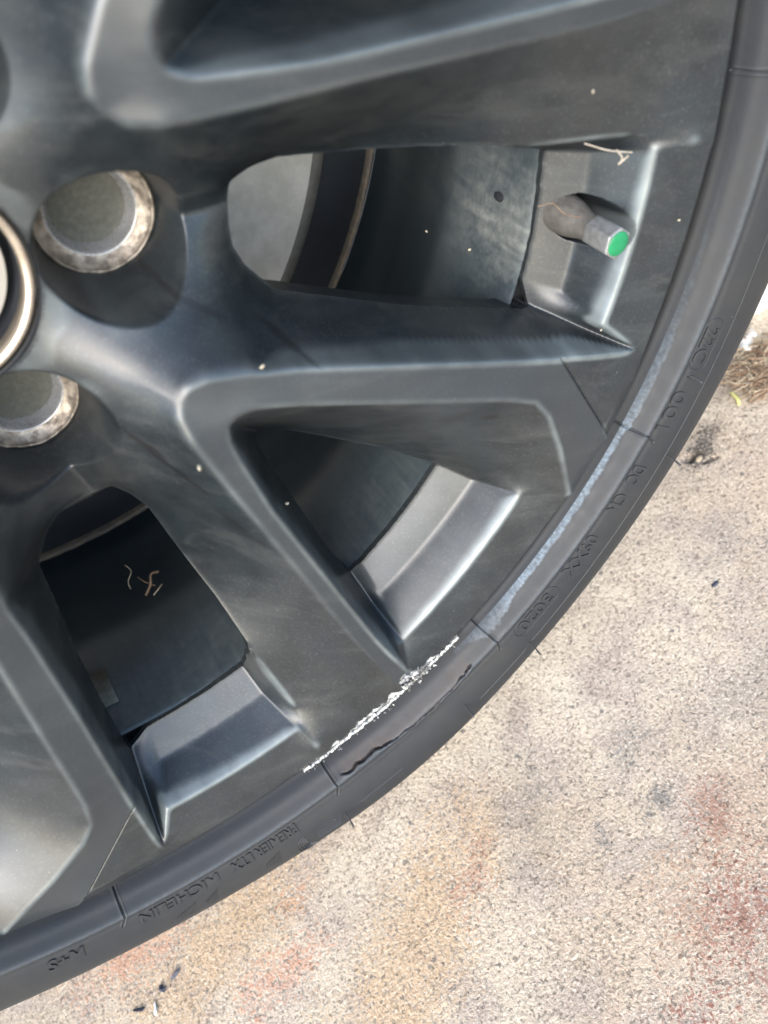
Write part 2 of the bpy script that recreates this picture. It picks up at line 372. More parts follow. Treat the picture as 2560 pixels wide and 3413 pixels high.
M = {}
M['paint'] = wheel_paint()
M['rubber'] = rubber()
M['barrel'] = barrel_mat()
M['concrete'] = concrete()
M['rotor'] = simple_noise_mat('dull_grey_rotor', (.62, .61, .55), (.76, .75, .69), 90, .6, .1, .4, .0004)
M['rotor_edge'] = simple_noise_mat('dull_rotor_edge', (.20, .20, .18), (.27, .265, .24), 120, .7, .1)
M['shield'] = simple_noise_mat('black_dust_shield', (.012, .016, .022), (.020, .026, .033), 40, .5)
M['shield_lip'] = simple_noise_mat('rusty_shield_lip', (.10, .09, .075), (.17, .145, .11), 220, .7)
M['nut'] = simple_noise_mat('corroded_nut_flange', (.36, .32, .265), (.15, .128, .105), 260, .40, .55, .5, .0005, .40, .60)
M['nut_wall'] = simple_noise_mat('bright_nut_wall', (.40, .41, .42), (.30, .30, .30), 90, .27, .55, .05)
M['nut_cap'] = simple_noise_mat('dull_nut_face', (.065, .068, .056), (.10, .102, .088), 500, .65, .2, .6, .0004)
M['cap_ring'] = simple_noise_mat('bright_hub_ring', (.62, .55, .46), (.42, .36, .30), 120, .3, .9)
M['cap_face'] = simple_noise_mat('pale_hub_cap', (.25, .245, .22), (.30, .29, .26), 60, .5)
M['cap_dark'] = simple_noise_mat('dark_hub_bore', (.012, .014, .018), (.02, .022, .026), 60, .5)
M['brass'] = simple_noise_mat('dirty_valve_stem', (.125, .118, .106), (.085, .080, .072), 300, .6, .3, .6, .0003)
M['valve_cap'] = simple_noise_mat('grey_valve_cap', (.30, .31, .31), (.20, .205, .20), 350, .4, .5, .3)
M['green'] = simple_noise_mat('green_enamel', (.006, .17, .062), (.010, .20, .08), 200, .45, 0, .1)
M['metal'] = simple_noise_mat('torn_bare_metal', (.52, .52, .50), (.17, .165, .16), 300, .42, .5, .8, .0005, .42, .62)
M['white'] = simple_noise_mat('plain_white', (.78, .76, .70), (.70, .68, .62), 30, .8)
M['straw'] = simple_noise_mat('dry_straw', (.27, .18, .11), (.14, .085, .055), 120, .8)
M['straw_pale'] = simple_noise_mat('pale_dry_straw', (.44, .36, .25), (.30, .22, .14), 120, .8)
M['leaf'] = simple_noise_mat('yellow_dead_leaf', (.58, .56, .20), (.50, .44, .2), 120, .7)
M['stone'] = simple_noise_mat('white_chip', (.70, .70, .66), (.5, .5, .47), 200, .8)
M['black_chip'] = simple_noise_mat('blue_black_chip', (.03, .035, .06), (.09, .09, .10), 200, .7)
M['seed'] = simple_noise_mat('pale_seed', (.38, .35, .27), (.28, .24, .16), 400, .7)
M['web'] = simple_noise_mat('dusty_web', (.42, .38, .32), (.3, .26, .2), 400, .9)
M['whisker'] = simple_noise_mat('rubber_whisker', (.045, .045, .045), (.03, .03, .03), 400, .6)
M['weight'] = simple_noise_mat('dull_lead_weight', (.11, .11, .09), (.06, .06, .05), 160, .6, .2, .8, .0008)
M['bright_edge'] = simple_noise_mat('scraped_cream_metal', (.50, .50, .47), (.20, .20, .19), 420, .38, .35, .4, .0003)
M['body'] = simple_noise_mat('dark_car_paint', (.02, .022, .026), (.026, .028, .03), 10, .25)

# ------------------------------------------------------------------ wheel face
R_LIP = .2563
AX = 5.0                       # angle of the first lug nut (degrees, wheel frame)
def polar(r, a, y): return (r * math.cos(a * D2R), r * math.sin(a * D2R), y)
def rotp(p, deg):
    c, s = math.cos(deg * D2R), math.sin(deg * D2R)
    return (c * p[0] - s * p[1], s * p[0] + c * p[1], p[2])
def arc(p, q, n=5):
    """intermediate points between p and q along a circle about the axle"""
    rp, rq = math.hypot(p[0], p[1]), math.hypot(q[0], q[1]); ap, aq = math.atan2(p[1], p[0]), math.atan2(q[1], q[0])
    return [((rp + (rq - rp) * t) * math.cos(ap + (aq - ap) * t), (rp + (rq - rp) * t) * math.sin(ap + (aq - ap) * t), p[2] + (q[2] - p[2]) * t)
            for t in [k / (n + 1) for k in range(1, n + 1)]]

def unit_polys():
    P = dict(PT)
    HR = lambda a: polar(.0345, a, .0475)
    K1 = polar(.053, -31, .0345)
    Lg = polar(.0585, AX, .0545); Lm = polar(.0585, AX - 72, .0545)
    up = lambda n: rotp(P[n], 72)
    dn = lambda n: rotp(P[n], -72)
    lip = lambda a, y=.0: polar(R_LIP + .0012, a, y)
    g = lambda s: [P[k] for k in s.split()]
    LBx = polar(.2090, -49.9, .0385); LB2c = polar(.2235, -50.9, .029)
    polys = []
    polys.append(('hub', [HR(AX), HR(-4), HR(-13), HR(-22), HR(-31), K1, Lg]))
    polys.append(('hub', [HR(-31), HR(-40), HR(-49), HR(-58), HR(AX - 72), Lm, K1]))
    polys.append(('spoke', [Lg, K1] + g('C3 C2 C1 C0 WA5 WA4 WA3 WA2 WA1')))
    polys.append(('spoke', [K1, Lm, dn('WA1')] + g('VC0 VC1 WL0 WL1 CL1 C5 C4 C3')))
    polys.append(('spoke', g('C0 CU1 CU2 P1 P3 WA10 WA9 WA8 WA7 WA6 WA5')))
    polys.append(('spoke', g('P1 P2 P3')))
    polys.append(('spoke', g('C3 C2 C1 C0 CU1 CU2 P1 P2') + [lip(-22.5, -.0012), lip(-25), lip(-28.2, 0)] + g('P4 P5b P5 SU4 SU3 SU2 SU1 S2 S1 S0')))
    polys.append(('spoke', g('C3 S0 SL0 SL1 SL2 SL3 SL4') + [lip(-53.6), lip(-55.3), P['CL4']] + g('CL3 CL2 CL1 C5 C4')))
    polys.append(('spoke', g('S0 S1 S2 SU1 SU2 SU3 SU4 P5 P5b P4 LB3t LB2t WB4 WB3 WB2 WB1 WB0')))
    polys.append(('spoke', g('S0 WB0 WBl0 WBl1 WBl2') + [LBx, LB2c] + g('LB3b SL4 SL3 SL2 SL1 SL0')))
    polys.append(('rim', [LBx] + g('LB1b LB2b LB3b') + [LB2c]))
    polys.append(('rim', [P['WB4']] + [P['LB2t']] + arc(P['LB2t'], P['LB2b']) + [P['LB2b'], P['LB1b']] + arc(P['LB1b'], P['WB4'])))
    polys.append(('rim', [P['LB2t'], P['LB3t']] + arc(P['LB3t'], P['LB3b']) + [P['LB3b'], P['LB2b']] + arc(P['LB2b'], P['LB2t'])))
    polys.append(('rim', [P['LB3t'], P['P4']] + [lip(a) for a in np.linspace(-28.2, -53.6, 9)] + [P['SL4'], P['LB3b']] + arc(P['LB3b'], P['LB3t'])))
    # ledge between this spoke and the next (the one with the valve, in one of five)
    polys.append(('rim', g('WA10 LA1 LA2 LA3 P3')))
    polys.append(('rim', [P['LA1'], P['LA2']] + arc(P['LA2'], up('LC2')) + [up('LC2'), up('LC1')] + arc(up('LC1'), P['LA1'])))
    polys.append(('rim', [P['LA2'], P['LA3']] + arc(P['LA3'], up('LC3')) + [up('LC3'), up('LC2')] + arc(up('LC2'), P['LA2'])))
    polys.append(('rim', [P['LA3'], P['P3'], P['P2'], lip(-22.5, -.0012)] + [lip(a) for a in np.linspace(-20.5, 5.2, 9)] + [up('WL6'), up('LC3')] + arc(up('LC3'), P['LA3'])))
    polys.append(('rim', g('WL3 WL4 WL5 WL6 LC3 LC2 LC1')))
    polys.append(('spoke', g('CL1 CL2 CL3 CL4') + [lip(-55.3), lip(-59), lip(-63), lip(-66.8)] + g('WL6 WL5 WL4 WL3 WL2 WL1')))
    return polys

def mvc(poly, X, Z):
    """mean value interpolation of the polygon's heights; NaN outside"""
    V = np.array(poly); n = len(V)
    dx = V[:, 0][:, None] - X[None]; dz = V[:, 1][:, None] - Z[None]
    r = np.sqrt(dx * dx + dz * dz) + 1e-9
    jx, jz, jr = np.roll(dx, -1, 0), np.roll(dz, -1, 0), np.roll(r, -1, 0)
    cr = dx * jz - dz * jx; dt = dx * jx + dz * jz
    al = np.arctan2(cr, dt)
    inside = np.abs(al.sum(0)) > math.pi
    t = np.tan(np.clip(al / 2, -1.5607, 1.5607))
    w = (t + np.roll(t, 1, 0)) / r
    s = w.sum(0)
    h = (w * V[:, 2][:, None]).sum(0) / np.where(np.abs(s) < 1e-12, 1e-12, s)
    h = np.clip(h, V[:, 2].min(), V[:, 2].max())
    return h, inside

def gblur(A, s):
    k = int(3 * s + 1); x = np.arange(-k, k + 1); g = np.exp(-x * x / (2 * s * s)); g /= g.sum()
    B = np.zeros_like(A); Pd = np.pad(A, ((k, k), (0, 0)), 'edge')
    for i, w in enumerate(g): B += w * Pd[i:i + A.shape[0]]
    Cc = np.zeros_like(A); Pd = np.pad(B, ((0, 0), (k, k)), 'edge')
    for i, w in enumerate(g): Cc += w * Pd[:, i:i + A.shape[1]]
    return Cc

VALVE = (.2226, -1.75)
def build_height(st):
    n = int(.264 / st); ax = np.arange(-n, n + 1) * st
    X, Z = np.meshgrid(ax, ax, indexing='ij')
    H = np.full(X.shape, np.nan); STRIP = np.zeros(X.shape); PART = np.zeros(X.shape, np.int8)
    code = {'hub': 1, 'spoke': 2, 'rim': 7}
    for k in range(5):
        for pi, (part, poly) in enumerate(unit_polys()):
            pp = [rotp(p, 72 * k) for p in poly]
            a = np.array(pp); i0, i1 = np.searchsorted(ax, [a[:, 0].min(), a[:, 0].max()]); j0, j1 = np.searchsorted(ax, [a[:, 1].min(), a[:, 1].max()])
            i0 = max(i0 - 1, 0); j0 = max(j0 - 1, 0); i1 += 1; j1 += 1
            xs = X[i0:i1, j0:j1]; zs = Z[i0:i1, j0:j1]
            h, ins = mvc(pp, xs.ravel() + 1.3e-7, zs.ravel() + .7e-7)
            ins = ins.reshape(xs.shape); h = h.reshape(xs.shape)
            sub = H[i0:i1, j0:j1]; sub[ins] = h[ins]
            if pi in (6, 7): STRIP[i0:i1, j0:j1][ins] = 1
            sp = PART[i0:i1, j0:j1]; sp[ins] = code[part] + (k if part == 'spoke' else 0)
    ok = ~np.isnan(H)
    R = np.hypot(X, Z)
    # normalised blurs: crisp ones outside, soft ones about the hub
    def nb(s):
        w = gblur(ok.astype(float), s); return gblur(np.where(ok, H, 0), s) / np.maximum(w, 1e-6), w
    pxm = .001 / st
    h1, w1 = nb(.52 * pxm); h2, _ = nb(5.2 * pxm); h3, _ = nb(.62 * pxm)
    h2b, _ = nb(1.0 * pxm)
    t0 = np.clip((R - .057) / .017, 0, 1); t0 = t0 * t0 * (3 - 2 * t0); h2 = h2 * (1 - t0) + h2b * t0
    t = np.clip((R - .075) / .035, 0, 1); t = t * t * (3 - 2 * t)
    t3 = np.clip((R - .12) / .08, 0, 1)
    Hs = h2 * (1 - t) + (h3 * (1 - t3) + h1 * t3) * t
    hb, _ = nb(1.6 * pxm)
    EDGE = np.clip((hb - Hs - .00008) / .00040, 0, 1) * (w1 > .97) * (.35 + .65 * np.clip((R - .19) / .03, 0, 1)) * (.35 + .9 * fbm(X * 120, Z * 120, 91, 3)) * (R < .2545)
    # the groove that sets off the facet at each spoke's outer end
    for k in range(5):
        q0 = np.array(rotp(PT['P1'], 72 * k)[:2]); q1 = np.array(rotp(PT['P2'], 72 * k)[:2]); dv = q1 - q0; L2 = dv @ dv
        tt = ((X - q0[0]) * dv[0] + (Z - q0[1]) * dv[1]) / L2; tc = np.clip(tt, .03, 1.05)
        dd = np.hypot(X - q0[0] - tc * dv[0], Z - q0[1] - tc * dv[1])
        sg = ((X - q0[0]) * dv[1] - (Z - q0[1]) * dv[0]) / math.sqrt(L2)
        inn = (sg < 0) if ((np.array(rotp(PT['P3'], 72 * k)[:2]) - q0) @ np.array([dv[1], -dv[0]])) < 0 else (sg > 0)
        Hs = Hs + .0008 * np.exp(-(dd / .0007) ** 2) + .0012 * np.where(inn, np.exp(-(dd / .006) ** 2), 0) * (tt > 0) * np.clip(tt * 6, 0, 1)
    # lug pockets
    for k in range(5):
        px, pz, _ = polar(.0578, AX + 72 * k, 0)
        d = np.hypot(X - px, Z - pz)
        wall = np.clip((.0238 - d) / .0085, 0, 1); wall = wall * wall * (3 - 2 * wall)
        Hs = np.where(d < .0240, Hs * (1 - wall) + np.maximum(Hs, .092) * wall, Hs)
        near = (d < .030) & (PART >= 2) & (PART < 7)
        PART[near] = 1
    # valve hole
    px, pz, _ = polar(VALVE[0], VALVE[1], 0)
    d = np.hypot((X - px), (Z - pz)); side = np.clip(((X - px) * math.cos(VALVE[1] * D2R) + (Z - pz) * math.sin(VALVE[1] * D2R)) / .006, 0, 1); wv = np.clip((.0088 - d) / (.0009 + .0042 * side), 0, 1)
    Hs = Hs * (1 - wv) + .058 * wv
    # tiny rounding of the lip, and unevenness of the cast, painted surface
    RL = R_LIP - .0014 * np.clip((np.degrees(np.arctan2(Z, X)) + 46) / 26, 0, 1) * np.clip((130 - np.degrees(np.arctan2(Z, X))) / 20, 0, 1)
    lipd = np.clip((R - (RL - .0034)) / .0034, 0, 1); Hs = Hs + .0034 * lipd ** 1.5
    ANG = np.degrees(np.arctan2(Z, X))
    # kerb rash: gouged lip with torn metal
    u = (ANG + 58.6) / 11.6; env = np.clip(1.15 - np.abs(u), 0, 1) ** .5
    rad = R_LIP - .0036 - .0075 * env * np.clip(fbm(ANG * .9, R * 0, 3, 3) - .12, 0, 1)
    ras = np.clip((R - rad) / .0032, 0, 1) * env * np.clip(.35 + 1.5 * fbm(ANG * 1.2, R * 0, 13, 3), 0, 1)
    rough = fbm(X * 900, Z * 900, 11, 3) - .5
    Hs = Hs + ras * (.0007 + .0022 * rough)
    bx, bz, _ = polar(.2475, -53.6, 0)
    ba = -53.6 * D2R
    ur = (X - bx) * math.cos(ba) + (Z - bz) * math.sin(ba); ut = -(X - bx) * math.sin(ba) + (Z - bz) * math.cos(ba)
    bd = np.hypot(ut / .0100, (ur - .35 * ut + .0045 * 0) / .0045)
    bn = np.clip(1.25 - bd - .9 * fbm(X * 300, Z * 300, 5, 3), 0, 1)
    burr = np.clip(bn * 2.2, 0, 1)
    Hs = Hs + burr * (-.0008 + .0035 * rough)
    dark_end = np.clip((R - .185) / .03, 0, 1)
    wear = np.clip(ras * 1.15 + burr * .8 + .55 * np.clip(1 - (R_LIP - R) / .0011, 0, 1) * np.clip(1.35 - np.abs(u), 0, 1) ** .5, 0, 1.3)
    # dark scuffed edge of the lip where tyre and rim meet
    return ax, X, Z, Hs, ok, gblur(STRIP, 1.6), PART, wear, ANG, R, EDGE

def smear_map(X, Z):
    s = np.zeros_like(X)
    for (r, a, ru, rt, tilt, amt) in SMEARS:
        px, pz, _ = polar(r, a, 0); th = tilt * D2R
        u = (X - px) * math.cos(th) + (Z - pz) * math.sin(th); v = -(X - px) * math.sin(th) + (Z - pz) * math.cos(th)
        d = np.hypot(u / ru, v / rt) + .5 * (fbm(X * 260, Z * 260, 21, 3) - .5)
        s = np.maximum(s, amt * np.clip((1.05 - d) / .35, 0, 1))
    return s

wheel = bpy.data.objects.new('alloy_wheel', None); C.objects.link(wheel)
wheel.rotation_euler = (0, SPIN * D2R, 0); wheel.empty_display_size = .1
tag(wheel, 'gunmetal grey split spoke alloy wheel with kerb scratched rim and low profile black tyre', 'car wheel')

def build_face():
    st = STEP
    ax, X, Z, Hs, ok, STRIP, PART, wear, ANG, R, EDGE = build_height(st)
    cov = gblur(ok.astype(float), 1.3)
    RL = R_LIP - .0014 * np.clip((ANG + 46) / 26, 0, 1) * np.clip((130 - ANG) / 20, 0, 1)
    cov = np.minimum(cov, np.clip(.5 + (RL + .0004 - R) / (3 * st), 0, 1))
    cov = np.minimum(cov, np.clip(.5 + (R - .0345) / (3 * st), 0, 1))
    gx, gz = np.gradient(cov, st)
    keep = cov > .5
    cell = keep[:-1, :-1] & keep[1:, :-1] & keep[1:, 1:] & keep[:-1, 1:]
    used = np.zeros_like(keep)
    for a in (slice(0, -1), slice(1, None)):
        for b in (slice(0, -1), slice(1, None)): used[a, b] |= cell
    nb_ = np.ones_like(keep)
    full = np.zeros(keep.shape, int)
    for a in (slice(0, -1), slice(1, None)):
        for b in (slice(0, -1), slice(1, None)): full[a, b] += cell
    bnd = used & (full < 4)
    g2 = gx * gx + gz * gz + 1e-9
    sh = np.clip((cov - .5) / np.sqrt(g2), 0, 1.7 * st)
    XX = np.where(bnd, X - gx / np.sqrt(g2) * sh, X); ZZ = np.where(bnd, Z - gz / np.sqrt(g2) * sh, Z)
    hx, hz = np.gradient(Hs, st)
    nx, ny, nz = hx, -np.ones_like(hx), hz
    ln = np.sqrt(nx * nx + 1 + nz * nz); NRM = np.stack([nx / ln, ny / ln, nz / ln], -1)
    YY = Hs + np.where(bnd, np.clip(hx * (XX - X) + hz * (ZZ - Z), -.004, .004), 0)
    sm = smear_map(X, Z)
    near_sp = 2 + np.round((ANG + 35) / 72).astype(int) % 5
    PART = np.where(PART == 0, np.where(R > .19, 7, np.where(R < .08, 1, near_sp)), PART)
    PART = np.where((PART == 7) & (R < .19), near_sp, PART)
    lab = PART[:-1, :-1]
    P3 = np.stack([XX, YY, ZZ], -1).reshape(-1, 3)
    ids = np.arange(X.size).reshape(X.shape); ci, cj = np.nonzero(cell)
    q4 = np.stack([ids[ci, cj], ids[ci + 1, cj], ids[ci + 1, cj + 1], ids[ci, cj + 1]], 1)
    EE = np.concatenate([q4[:, [0, 1]], q4[:, [1, 2]], q4[:, [2, 3]], q4[:, [3, 0]]]); EE.sort(1)
    uk, fi, cn = np.unique(EE[:, 0] * X.size + EE[:, 1], return_index=True, return_counts=True)
    EB = EE[fi[cn == 1]]
    vb, inv = np.unique(EB.ravel(), return_inverse=True); inv = inv.reshape(-1, 2); pb = P3[vb]
    for it in range(10):
        acc = np.zeros_like(pb); ct = np.zeros(len(pb))
        np.add.at(acc, inv[:, 0], pb[inv[:, 1]]); np.add.at(acc, inv[:, 1], pb[inv[:, 0]])
        np.add.at(ct, inv[:, 0], 1); np.add.at(ct, inv[:, 1], 1)
        pb = .5 * pb + .5 * acc / ct[:, None]
    P3[vb] = pb; XX = P3[:, 0].reshape(X.shape); YY = P3[:, 1].reshape(X.shape); ZZ = P3[:, 2].reshape(X.shape)
    names = {1: 'hub', 7: 'rim'}
    idx = np.arange(X.size).reshape(X.shape)
    for code in (1, 7, 2, 3, 4, 5, 6):
        c = cell & (lab == code)
        if not c.any(): continue
        i, j = np.nonzero(c)
        Q = np.stack([idx[i, j], idx[i + 1, j], idx[i + 1, j + 1], idx[i, j + 1]], 1)
        u, inv = np.unique(Q.ravel(), return_inverse=True)
        V = np.stack([XX.ravel()[u], YY.ravel()[u], ZZ.ravel()[u]], 1); Nn = NRM.reshape(-1, 3)[u]
        Q = inv.reshape(-1, 4)
        W = wear.ravel()[u]; S = sm.ravel()[u]; T = STRIP.ravel()[u]; G_ = EDGE.ravel()[u]
        # skirts where the casting ends at a window or at the lip
        E = np.concatenate([Q[:, [0, 1]], Q[:, [1, 2]], Q[:, [2, 3]], Q[:, [3, 0]]])
        bset = bnd.ravel()[u]
        key = np.minimum(E[:, 0], E[:, 1]) * len(u) + np.maximum(E[:, 0], E[:, 1])
        uk, first, cnt = np.unique(key, return_index=True, return_counts=True)
        Eb = E[first[cnt == 1]]; Eb = Eb[bset[Eb[:, 0]] & bset[Eb[:, 1]]]
        n0 = len(V)
        if len(Eb):
            ub, ib = np.unique(Eb.ravel(), return_inverse=True); ib = ib.reshape(-1, 2)
            top = V[ub]; gxx = gx.ravel()[u][ub]; gzz = gz.ravel()[u][ub]; gl = np.sqrt(gxx ** 2 + gzz ** 2) + 1e-9
            bn = np.stack([-gxx / gl, 0 * gl, -gzz / gl], 1)
            low = top + np.stack([0 * gl, 0 * gl + (.003 if code == 7 else .014), 0 * gl], 1) - bn * (.0005 if code == 7 else .002)
            V = np.concatenate([V, top, low]); Nn = np.concatenate([Nn, bn, bn])
            W = np.concatenate([W, W[ub], W[ub]]); S = np.concatenate([S, 0 * gl, 0 * gl]); T = np.concatenate([T, 0 * gl, 0 * gl]); G_ = np.concatenate([G_, 0 * gl, 0 * gl])
            m_ = len(ub)
            Q = np.concatenate([Q, np.stack([ib[:, 1] + n0, ib[:, 0] + n0, ib[:, 0] + n0 + m_, ib[:, 1] + n0 + m_], 1)])
        nm = names.get(code, 'spoke')
        po = quad_obj(nm, V, Q, M['paint'], wheel, Nn, {'wear': W, 'smear': S, 'strip': T, 'edge': G_})
        po.shadow_terminator_geometry_offset = .2; po.shadow_terminator_normal_offset = .0004; po.shadow_terminator_shading_offset = .1

build_face()

# ------------------------------------------------------------------ lathes (all about the wheel axis, y = depth)
def lathe(name, prof, m, parent, seg=180, a0=0, a1=360, cx=0, cz=0, jitter=0, ucl=False):
    full = abs(a1 - a0) >= 359.9
    na = seg if full else seg + 1
    A = np.linspace(a0, a1, seg + 1)[:na] * D2R
    prof = np.array(prof); npf = len(prof)
    V = np.stack([cx + np.outer(np.cos(A), prof[:, 0]), np.tile(prof[:, 1], (na, 1)), cz + np.outer(np.sin(A), prof[:, 0])], -1).reshape(-1, 3)
    if jitter: V = V + (rng.random(V.shape) - .5) * jitter
    i = np.arange(seg)[:, None]; j = np.arange(npf - 1)[None]
    i2 = (i + 1) % na if full else i + 1
    Q = np.stack([i * npf + j, i * npf + j + 1, i2 * npf + j + 1, i2 * npf + j], -1).reshape(-1, 4)
    return quad_obj(name, V, Q, m, parent)

def spline(pts, n):
    """Catmull-Rom through (r, y) points"""
    P = np.array(pts); P = np.vstack([2 * P[0] - P[1], P, 2 * P[-1] - P[-2]]); out = []
    for k in range(1, len(P) - 2):
        for t in np.linspace(0, 1, n, endpoint=False):
            a, b, c, d = P[k - 1], P[k], P[k + 1], P[k + 2]
            out.append(.5 * ((2 * b) + (c - a) * t + (2 * a - 5 * b + 4 * c - d) * t * t + (3 * b - a - 3 * c + d) * t ** 3))
    out.append(P[-2]); return np.array(out)

# barrel with dusty patch below the valve
bp = [(.2100, .0385), (.2092, .0420), (.2096, .055), (.2110, .09), (.2220, .125), (.2330, .160), (.2370, .200)]
bar = lathe('barrel', spline(bp, 14), M['barrel'], wheel, 900)
at = bar.data.attributes.new('dust', 'FLOAT', 'POINT')
co = np.empty(len(bar.data.vertices) * 3); bar.data.vertices.foreach_get('co', co); co = co.reshape(-1, 3)
an = np.degrees(np.arctan2(co[:, 2], co[:, 0]))
at.data.foreach_set('value', (np.clip(1.1 - np.abs(an + 4) / 11, .25, 1) * np.clip(1.35 - (co[:, 1] - .045) / .05, 0.28, 1) * (.35 + 1.3 * fbm(an * 2.2, co[:, 1] * 45, 95, 4))).astype(np.float32))
lathe('inner_flange', [(.2105, .0440), (.2500, .042), (.2570, .014), (.2582, .0125)], M['cap_dark'], wheel, 240)
# brake parts behind the windows
lathe('brake_rotor', [(.040, .182), (.1915, .182), (.1925, .1824)], M['rotor'], wheel, 240)
lathe('rotor_edge', [(.1925, .1824), (.2000, .1850), (.2000, .195)], M['rotor_edge'], wheel, 240)
lathe('dust_shield', [(.1980, .1950), (.2270, .1900), (.2365, .196)], M['shield'], wheel, 240)
lathe('shield_lip', spline([(.2276, .1912), (.2280, .1872), (.2302, .1868), (.2308, .1912)], 4), M['shield_lip'], wheel, 300, jitter=.0004)

def lump(name, loc, size, m, seed, flat=.5, label=None, cat=None, group=None, rot=0., jag=.35, parent=None):
    """small irregular chip"""
    bm = bmesh.new(); bmesh.ops.create_icosphere(bm, subdivisions=2, radius=1)
    r2 = np.random.default_rng(seed); k = r2.normal(0, 1, (4, 3))
    for v in bm.verts:
        c = np.array(v.co); f = 1 + jag * sum(math.sin(float(c @ q) * 2 + i) for i, q in enumerate(k)) / 4
        v.co = (c[0] * f * size[0], c[1] * f * size[1], c[2] * f * size[2])
    me = bpy.data.meshes.new(name); bm.to_mesh(me); bm.free(); me.materials.append(m)
    o = link(bpy.data.objects.new(name, me), parent); o.location = loc; o.rotation_euler = (0, 0, rot)
    if label: tag(o, label, cat, group)
    return o

# ------------------------------------------------------------------ hub cap ring and lug nuts
cap = lathe('centre_cap', spline([(.0306, .0560), (.0304, .0500), (.0312, .0487), (.0325, .0485), (.0334, .0492)], 5), M['cap_ring'], wheel, 200)
lathe('cap_groove', [(.0336, .0480), (.0342, .0500), (.0346, .0476)], M['cap_dark'], cap, 160)
lathe('cap_bore', [(.0306, .0560), (.0300, .0640), (.0270, .0650)], M['cap_dark'], cap, 160)
lathe('cap_disc', spline([(.0272, .0660), (.0271, .0590), (.0262, .0580), (.0150, .0575), (.0003, .0573)], 5), M['cap_face'], cap, 160)

def lug_nut(k):
    cx, cz, _ = polar(.0578, AX + 72 * k, 0)
    fl = lathe('lug_nut', spline([(.0205, .0900), (.0206, .0760), (.0203, .0720), (.0193, .0698), (.0185, .0694), (.0181, .0702), (.0172, .0712), (.0156, .0726), (.0146, .0730)], 4), M['nut'], wheel, 96, cx=cx, cz=cz)
    V = fl.data.vertices; n = len(V); c = np.empty(n * 3); V.foreach_get('co', c); c = c.reshape(-1, 3)
    d = np.hypot(c[:, 0] - cx, c[:, 2] - cz)
    c[:, 1] += np.where((d > .014) & (c[:, 1] < .076), (fbm(c[:, 0] * 420, c[:, 2] * 420, 31, 3) - .5) * .0011, 0)
    V.foreach_set('co', c.ravel())
    lathe('nut_wall', spline([(.0147, .0729), (.0142, .0731), (.0137, .0740), (.0130, .0760), (.0122, .0780)], 5), M['nut_wall'], fl, 96, cx=cx, cz=cz)
    lathe('nut_face', [(.0123, .0779), (.0118, .0782), (.0070, .0781), (.0002, .0781)], M['nut_cap'], fl, 72, cx=cx, cz=cz)
    return fl
for k in range(5): lug_nut(k)

# ------------------------------------------------------------------ tyre
PROF = spline([(.2588, .0200), (.2590, .0120), (.2593, .0060), (.2606, .0026), (.2622, -.0016), (.2642, -.0044), (.2666, -.0081), (.2678, -.0090),
               (.2695, -.0092), (.2720, -.0103), (.2780, -.0118), (.2840, -.0124), (.2900, -.0120), (.2960, -.0100), (.3030, -.0055), (.3100, .0008),
               (.3200, .0125), (.3300, .0260), (.3400, .0420), (.3450, .0620), (.3455, .1200), (.3440, .2000)], 12)
def pnorm(P):
    d = np.gradient(P, axis=0); n = np.stack([d[:, 1], -d[:, 0]], 1); n /= np.linalg.norm(n, axis=1)[:, None]
    return n                                   # outward
PN = pnorm(PROF); 
if PN[len(PN) // 2, 1] > 0: PN = -PN
def seglen(P): return np.concatenate([[0], np.cumsum(np.hypot(*np.diff(P, axis=0).T))])
def contact(V):
    """the loaded tyre: flat where it stands on the ground, bulging just above it (wheel frame)"""
    c, s = math.cos(SPIN * D2R), math.sin(SPIN * D2R)
    x, z = V[:, 0], V[:, 2]
    wx = c * x + s * z; wz = -s * x + c * z
    r = np.hypot(x, z)
    bulge = np.exp(-(wx / .085) ** 2) * (wz < 0) * np.clip((r - .272) / .02, 0, 1)
    y = V[:, 1] - .0042 * bulge * (V[:, 1] < .05)
    gz = -GROUND + .0005
    wz2 = np.maximum(wz, gz)
    return np.stack([c * wx - s * wz2, y, s * wx + c * wz2], 1)
SIPES = [(-90.1, .25), (-67.0, -.1), (-45.25, .15), (-20.25, .25), (10.0, .2), (32, .2), (55, .2), (-112, .2)]
GASH = np.array([(-66.2, .2655), (-64.93, .2664), (-64.2, .2657), (-63.31, .2661), (-61.8, .2658), (-60.44, .2668), (-59.2, .2676), (-58.33, .2674), (-57.2, .2688), (-55.84, .2686), (-54.6, .2690),
                 (-53.05, .2680), (-51.8, .2684), (-50.51, .2672), (-49.8, .2674), (-49.34, .2668), (-48.6, .2664)])
